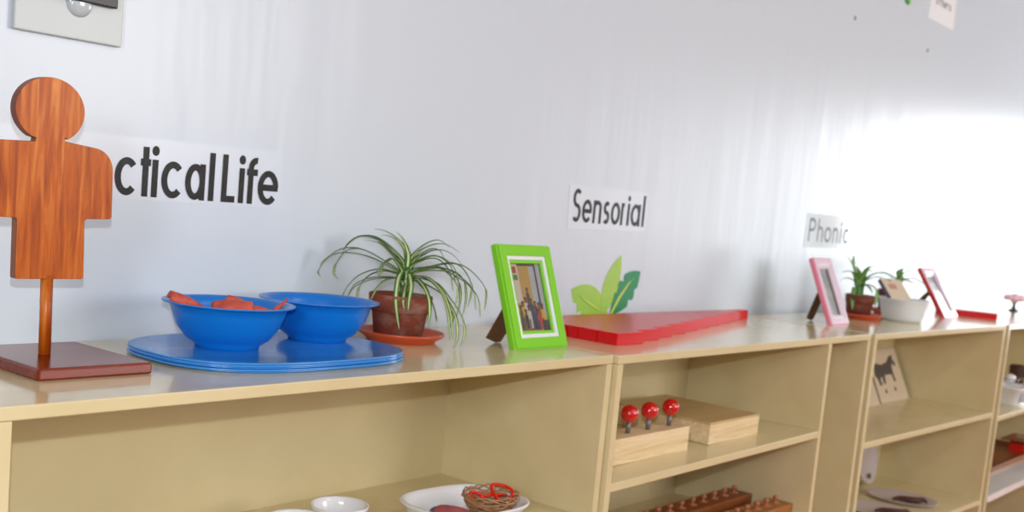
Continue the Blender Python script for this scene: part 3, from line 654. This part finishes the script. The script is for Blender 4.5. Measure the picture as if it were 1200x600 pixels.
# wicker basket
bk = thing('wicker_basket', 'small round wicker basket standing in the white dish', 'basket', (-.228, -.303, SZ + .020), 0)
rn = random.Random(5)
def brad(z): return .020 + .029 * min(1, (z / .034)) ** .55
bm = bmesh.new()
for k in range(7):
    z = .002 + .0046 * k; ph = rn.uniform(0, 6)
    tube(bm, [((brad(z) + .0016 * math.sin(a * 2 * PI / 40 * 7 + k * PI)) * math.cos(a * 2 * PI / 40), (brad(z) + .0016 * math.sin(a * 2 * PI / 40 * 7 + k * PI)) * math.sin(a * 2 * PI / 40), z + .0016 * math.sin(a * 2 * PI / 40 * 3 + ph)) for a in range(40)], .0021, 6, True)
for k in range(14):
    a = k * 2 * PI / 14; tube(bm, [(brad(z) * math.cos(a), brad(z) * math.sin(a), z) for z in (.001, .008, .016, .024, .032)], .0013, 6)
finish('woven_body', bm, M['wicker'], bk, smooth=True)
bm = bmesh.new()
for k in range(3):
    tube(bm, [((.0495 + .0022 * math.sin(a * .9 + k * 2.1)) * math.cos(a * 2 * PI / 44), (.0495 + .0022 * math.sin(a * .9 + k * 2.1)) * math.sin(a * 2 * PI / 44), .0365 + .0042 * math.sin(a * 2 * PI / 44 * 5 + k * 2.1) + .0015 * k) for a in range(44)], .0014, 6, True)
finish('twisted_rim', bm, M['wicker'], bk, smooth=True)
bm = bmesh.new(); lathe(bm, [(0, 0), (.021, 0), (.022, .004), (0, .003)], 24); finish('basket_bottom', bm, M['wicker'], bk, smooth=True)
# red scissors lying in the basket
t = thing('red_scissors', 'red plastic looped scissors lying in the wicker basket', 'scissors', (-.228, -.303, SZ + .057), 0)
bm = bmesh.new()
tube(bm, catmull([(.002, -.018, -.006), (.008, .002, .004), (.020, .014, .012), (.036, .002, .012), (.040, -.018, .006), (.026, -.026, -.004)], 6), .0032, 8)
finish('handle_loop', bm, M['redpl'], t, smooth=True)
bm = bmesh.new()
tube(bm, catmull([(-.040, .004, -.006), (-.038, .016, .002), (-.028, .020, .005), (-.018, .012, .002), (-.018, .002, -.006)], 6), .0032, 8)
finish('handle_loop', bm, M['redpl'], t, smooth=True)
bm = bmesh.new(); tube(bm, [(-.020, .006, -.002), (.006, .002, -.001), (.034, -.008, -.004)], .0028, 8); finish('blade', bm, M['redpl'], t, smooth=True)

# ------------------------------------------------------------ inside the second unit
s2 = -.2485
def z2(x): return -.2495 + .007 * (x - .02) / .95
bm = bmesh.new(); box(bm, 0, .342, 0, .060, 0, .055)
o = finish('wooden_block', bm, M['pine'], bevel=.0008); o.location = (.100, -.318, z2(.3)); tag(o, 'pale pine block carrying three red-knobbed pegs', 'block')
zt = z2(.3) + .055
for (x, y, lb) in ((.2290, -.2905, 'red ball peg in the pine block, leftmost and half behind the panel'), (.3085, -.2905, 'red ball peg in the middle of the pine block'), (.3960, -.2905, 'red ball peg at the right end of the pine block')):
    t = thing('knobbed_peg', lb, 'peg', (x, y, zt), 0, 'red ball pegs in the pine block')
    bm = bmesh.new(); lathe(bm, [(.0, -.0), (.0052, 0), (.0052, .026), (0, .026)], 20); finish('metal_pin', bm, M['metal'], t, smooth=False)
    bm = bmesh.new(); bmesh.ops.create_uvsphere(bm, u_segments=40, v_segments=24, radius=.0192)
    for v in bm.verts: v.co.z += .0415
    finish('ball_knob', bm, M['redball'], t, smooth=True)
t = thing('wooden_box', 'large flat pale wooden box with plywood lid behind the pine block', 'box', (.530, -.322, z2(.65)), 0)
bx('box_body', M['pine'], t, 0, .245, 0, .272, 0, .046, bevel=.0008)
bx('lid', M['pinetop'], t, 0.0, .245, 0, .272, .0462, .0515, bevel=.0008)
def cyl_block(label, clabel, x0, x1, y0, y1, m, n, grp):
    z = -.497
    o = bpy.data.objects
    bm = bmesh.new(); box(bm, 0, x1 - x0, 0, y1 - y0, 0, .055)
    b = finish('cylinder_block', bm, m, bevel=.001); b.location = (x0, y0, z); tag(b, label, 'block', 'cylinder blocks on the lower shelf')
    first = None
    for k in range(n):
        x = x1 - .035 - k * (x1 - x0 - .07) / (n - 1)
        if first is None:
            t = thing('knobbed_cylinder', clabel, 'cylinder', (x, (y0 + y1) / 2, z + .055), 0, grp)
            bm = bmesh.new(); lathe(bm, [(0, 0), (.0125, 0), (.0125, .0012), (.0035, .0016), (.003, .007), (.0058, .010), (.0072, .014), (.0058, .018), (0, .0198)], 20)
            finish('cylinder_knob', bm, M['knobwood'], t, smooth=True); first = t
        else:
            c = first.copy(); COL.objects.link(c); c.location = (x, (y0 + y1) / 2, z + .055)
            for ch in first.children:
                d = ch.copy(); COL.objects.link(d); d.parent = c
cyl_block('long brown wooden cylinder block on the lower shelf, the rear one', 'small knobbed wooden cylinder set in the rear brown block', .40, .962, -.238, -.165, M['blockwood'], 10, 'knobbed cylinders in the rear block')
cyl_block('orange-brown wooden cylinder block on the lower shelf, the front one', 'small knobbed wooden cylinder set in the front orange-brown block', .42, .967, -.352, -.285, M['blockwood2'], 10, 'knobbed cylinders in the front block')

# ------------------------------------------------------------ inside the third unit
def card_book(label, x, y, z, W, H, th, lean, rz, cow):
    t = thing('picture_card', label, 'book', (x, y, z), rz)
    rot = Matrix.Rotation(-lean, 4, 'X')
    bm = bmesh.new(); box(bm, 0, W, 0, th, 0, H); bmesh.ops.transform(bm, matrix=rot, verts=bm.verts); finish('cover', bm, M['cardboard'], t, bevel=.001)
    bm = bmesh.new(); box(bm, -.0008, .004, -.0006, th + .0006, 0, H); bmesh.ops.transform(bm, matrix=rot, verts=bm.verts); finish('spine', bm, M['greyprint'], t)
    if cow:
        bm = bmesh.new()
        body = [(.08, .52), (.12, .66), (.20, .74), (.38, .70), (.58, .74), (.70, .84), (.82, .86), (.80, .74), (.72, .66), (.70, .54), (.72, .36), (.66, .36), (.64, .50), (.40, .50), (.36, .34), (.30, .34), (.30, .48), (.22, .44), (.24, .32), (.16, .32), (.14, .44)]
        prism(bm, [(a * W, b * H) for a, b in body], -.0008, .0002)
        for a, b, c in ((.30, .20, .03), (.62, .22, .03), (.82, .70, .04)):
            prism(bm, [(a * W + c * W * math.cos(q * PI / 5), b * H + c * W * math.sin(q * PI / 5)) for q in range(10)], -.0008, .0002)
        bmesh.ops.transform(bm, matrix=rot, verts=bm.verts); finish('animal_print', bm, M['greyprint'], t)
    return t
card_book('pale picture card with a dark animal leaning at the back of the third unit', 2.054, -.148, -.305, .262, .190, .006, math.radians(25), math.radians(-1), True)
card_book('blank pale card, mostly hidden, left of the animal card', 1.800, -.150, -.305, .235, .185, .006, math.radians(25), math.radians(-1), False)
def oval_plate(name, label, loc, rot, sx, sy, food):
    t = thing(name, label, 'plate', loc, 0); t.rotation_euler = rot
    bm = bmesh.new(); lathe(bm, [(0, .002), (.72, .002), (.80, .005), (.97, .009), (1, .009), (1, .0075), (.80, .0025), (.70, 0), (0, 0)], 48, sx=sx, sy=sy)
    finish('plate_body', bm, M['platew'], t, smooth=True)
    return t
oval_plate('oval_plate', 'oval white plate with a brown strip, the right one on the low shelf', (2.055, -.262, -.615), (0, 0, 0), .100, .120, True)
oval_plate('oval_plate', 'oval white plate at the bottom left of the low shelf in the third unit', (1.808, -.285, -.615), (0, 0, 0), .100, .118, True)
t = oval_plate('oval_plate', 'oval white plate standing upright against the back, with dark dots', (2.150, -.075, -.612 + .118), (math.radians(76), 0, 0), .100, .120, False)
bm = bmesh.new()
bm.free()
for a, b, r in ((-.030, .092, .014), (.0, -.092, .012), (.045, .085, .010)): bx('dark_mark', M['greyprint'], t, a - r, a + r, b - r * .7, b + r * .7, .0088, .0094, bevel=0)
def strip(label, x, y, z, rz, L):
    bm = bmesh.new(); tube(bm, catmull([(-L, 0, .005), (-L * .6, .006, .009), (0, -.004, .010), (L * .5, .005, .009), (L * .8, .010, .012), (L, .0, .005)], 4), [.004 + .007 * math.sin(PI * min(1, max(0, i / 20))) for i in range(21)], 8)
    o = finish('brown_strip', bm, M['brown'], smooth=True); o.location = (x, y, z); o.rotation_euler = (0, 0, rz); return tag(o, label, 'brown strip', 'brown strips on the oval plates')
strip('dark brown strip lying on the right oval plate', 2.022, -.300, -.611, math.radians(-59), .056)
strip('dark brown strip lying on the lower left oval plate', 1.800, -.325, -.611, math.radians(-59), .056)

# ------------------------------------------------------------ inside the fourth unit
s4 = -.3235
bm = bmesh.new(); box(bm, 0, 1.19, -.006, .10, .0, .0035); box(bm, 0, 1.19, -.006, -.0025, -.020, .0)  # white slab put in for the sunlit front of the shelf
o = finish('sunlit_strip', bm, M['white'], bevel=.0006); o.location = (2.390, -.4425, -.612); tag(o, 'white strip standing for sunlight along the front of the low shelf at the right edge', 'painted sunlight')
t = thing('white_basket', 'white slotted plastic basket on the shelf at the right edge', 'basket', (2.80, -.365, s4), 0)
bm = bmesh.new()
lathe(bm, [(0, 0), (.80, 0), (.82, .004), (.96, .062), (1.04, .064), (1.04, .070), (.93, .070), (.80, .008), (0, .005)], 48, sx=.085, sy=.060, p=5)
finish('basket_body', bm, M['white'], t, smooth=False)
bm = bmesh.new()
for k in range(9):
    x = -.060 + k * .015; box(bm, x, x + .006, -.0585, -.050, .014, .050)
finish('slots', bm, M['slot'], t)
t = thing('white_ball', 'white ball on top of the basket behind the panel edge', 'ball', (2.825, -.350, s4 + .090), 0)
bm = bmesh.new(); bmesh.ops.create_uvsphere(bm, u_segments=24, v_segments=14, radius=.020); finish('ball', bm, M['white'], t, smooth=True)
bm = bmesh.new(); lathe(bm, [(.021, -.002), (.0215, 0), (.021, .002)], 24); finish('seam', bm, M['metal'], t, smooth=True)
t = thing('serving_spoon', 'grey metal spoon lying across the white basket', 'spoon', (2.93, -.355, s4 + .074), math.radians(10))
bm = bmesh.new(); tube(bm, [(-.05, 0, .002), (0, 0, .004), (.05, 0, .002)], [.003, .0035, .003], 8); finish('handle', bm, M['metal'], t, smooth=True)
bm = bmesh.new(); lathe(bm, [(0, .000), (.012, .001), (.022, .006), (.021, .008), (0, .003)], 20, cx=.07); finish('spoon_bowl', bm, M['metal'], t, smooth=True)
bm = bmesh.new(); lathe(bm, [(0, 0), (.025, 0), (.032, .03), (.036, .075), (.030, .082), (0, .084)], 28)
o = finish('brown_jar', bm, M['brown'], smooth=True); o.location = (3.50, -.20, s4); tag(o, 'dark brown jar on the shelf at the very right edge', 'jar')
t = thing('brown_tray', 'reddish brown wooden tray on the low shelf at the right edge', 'tray', (3.20, -.235, -.612), 0)
bx('tray_floor', M['blockwood'], t, -.36, .36, -.09, .11, 0, .006)
for a in ((-.36, .36, -.09, -.082, .006, .020), (-.36, .36, .102, .11, .006, .020), (-.36, -.352, -.082, .102, .006, .020), (.352, .36, -.082, .102, .006, .020)): bx('tray_rim', M['blockwood'], t, *a)
t = thing('striped_box', 'small red box with a black top standing in the brown tray', 'box', (3.40, -.265, -.606), 0)
bx('box_body', M['redpl'], t, 0, .075, -.03, .03, 0, .038); bx('box_top', M['black'], t, 0, .075, -.03, .03, .038, .056)
bx('blue_side', mat('blue_card', (50, 70, 130), .5), t, .075, .082, -.03, .03, 0, .05)
t = thing('brown_board', 'thin brown board resting on the red and black box', 'board', (3.37, -.265, -.5497), 0)
bx('board', M['blockwood'], t, -.04, .15, -.05, .05, 0, .006); bx('board_label', M['cardboard'], t, .06, .10, -.02, .02, .006, .007)

# ------------------------------------------------------------ sub-parts sit under their part
NEST = {'button': 'plate', 'soil': 'flower_pot', 'inner_strip': 'frame_rim', 'inner_lip': 'frame_rim', 'frame_face': 'frame_rim', 'edging': 'cover', 'twisted_rim': 'woven_body',
        'basket_bottom': 'woven_body', 'leaf_vein': 'leaf', 'slots': 'basket_body', 'seam': 'ball', 'animal_print': 'cover', 'glass': 'frame_rim', 'easel_strut': 'backing', 'dark_mark': 'plate_body'}
for o in list(COL.objects):
    k = o.name.split('.')[0]
    if k in NEST and o.parent and o.parent.type == 'EMPTY':
        c = [q for q in o.parent.children if q.name.split('.')[0] == NEST[k]]
        if c: o.parent = c[0]

# ------------------------------------------------------------ camera
cam = bpy.data.cameras.new('camera'); co = bpy.data.objects.new('camera', cam); COL.objects.link(co)
cam.sensor_fit = 'HORIZONTAL'; cam.sensor_width = 36; cam.lens = 36 * 1351.03 / 1200; cam.shift_y = 79.42 / 1200
R_ = Vector((0.62552944, -0.77467127, 0.09272188)); U_ = Vector((0.02623889, 0.13966448, 0.98985118)); F_ = Vector((0.77975922, 0.61674813, -0.10769075))
mw = Matrix(((R_.x, U_.x, -F_.x, -1.8108), (R_.y, U_.y, -F_.y, -1.5677), (R_.z, U_.z, -F_.z, .2744), (0, 0, 0, 1)))
co.matrix_world = mw
cam.dof.use_dof = True; cam.dof.focus_distance = 1.55; cam.dof.aperture_fstop = FSTOP
cam.clip_start = .02
S.camera = co

# ------------------------------------------------------------ light
fl = bpy.data.lights.new('camera_flash', 'SPOT'); fl.energy = FLASH; fl.color = (.93, .97, 1.0); fl.shadow_soft_size = .009
fl.spot_size = math.radians(100); fl.spot_blend = .6
fo = bpy.data.objects.new('camera_flash', fl); COL.objects.link(fo)
fo.matrix_world = Matrix.Translation(U_ * .10) @ mw
# added fill lights on the solid wall behind the camera
for (x, z, sx, sz, pw, col) in ROOM_FILL:
    L = bpy.data.lights.new('daylight_and_fill', 'AREA'); L.shape = 'RECTANGLE'; L.size = sx; L.size_y = sz; L.energy = pw; L.color = col
    lo = bpy.data.objects.new('daylight_and_fill', L); COL.objects.link(lo); lo.location = (x, RY + .02, z); lo.rotation_euler = (PI / 2, 0, 0)
L = bpy.data.lights.new('daylight_and_fill', 'AREA'); L.shape = 'RECTANGLE'; L.size = LEFTWIN[3]; L.size_y = LEFTWIN[2]; L.energy = LEFTWIN[4]; L.color = LEFTWIN[5]
lo = bpy.data.objects.new('daylight_and_fill', L); COL.objects.link(lo); lo.location = (RX0 + .03, LEFTWIN[0], LEFTWIN[1]); lo.rotation_euler = (0, -PI / 2, 0)
L = bpy.data.lights.new('ceiling_fill', 'AREA'); L.shape = 'RECTANGLE'; L.size = 1.0; L.size_y = .15; L.energy = CEILING_FILL; L.color = (1, .985, .95)  # added fill light under the ceiling, no fixture there
lo = bpy.data.objects.new('ceiling_fill', L); COL.objects.link(lo); lo.location = (.2, -2.3, CZ - .03)
w = bpy.data.worlds.new('world'); S.world = w; w.use_nodes = True
w.node_tree.nodes['Background'].inputs[0].default_value = (.8, .9, 1, 1); w.node_tree.nodes['Background'].inputs[1].default_value = 2.0
S.view_settings.view_transform = 'Standard'; S.view_settings.look = 'None'; S.view_settings.gamma = 1; S.view_settings.exposure = EXPOSURE
S.view_settings.use_curve_mapping = False
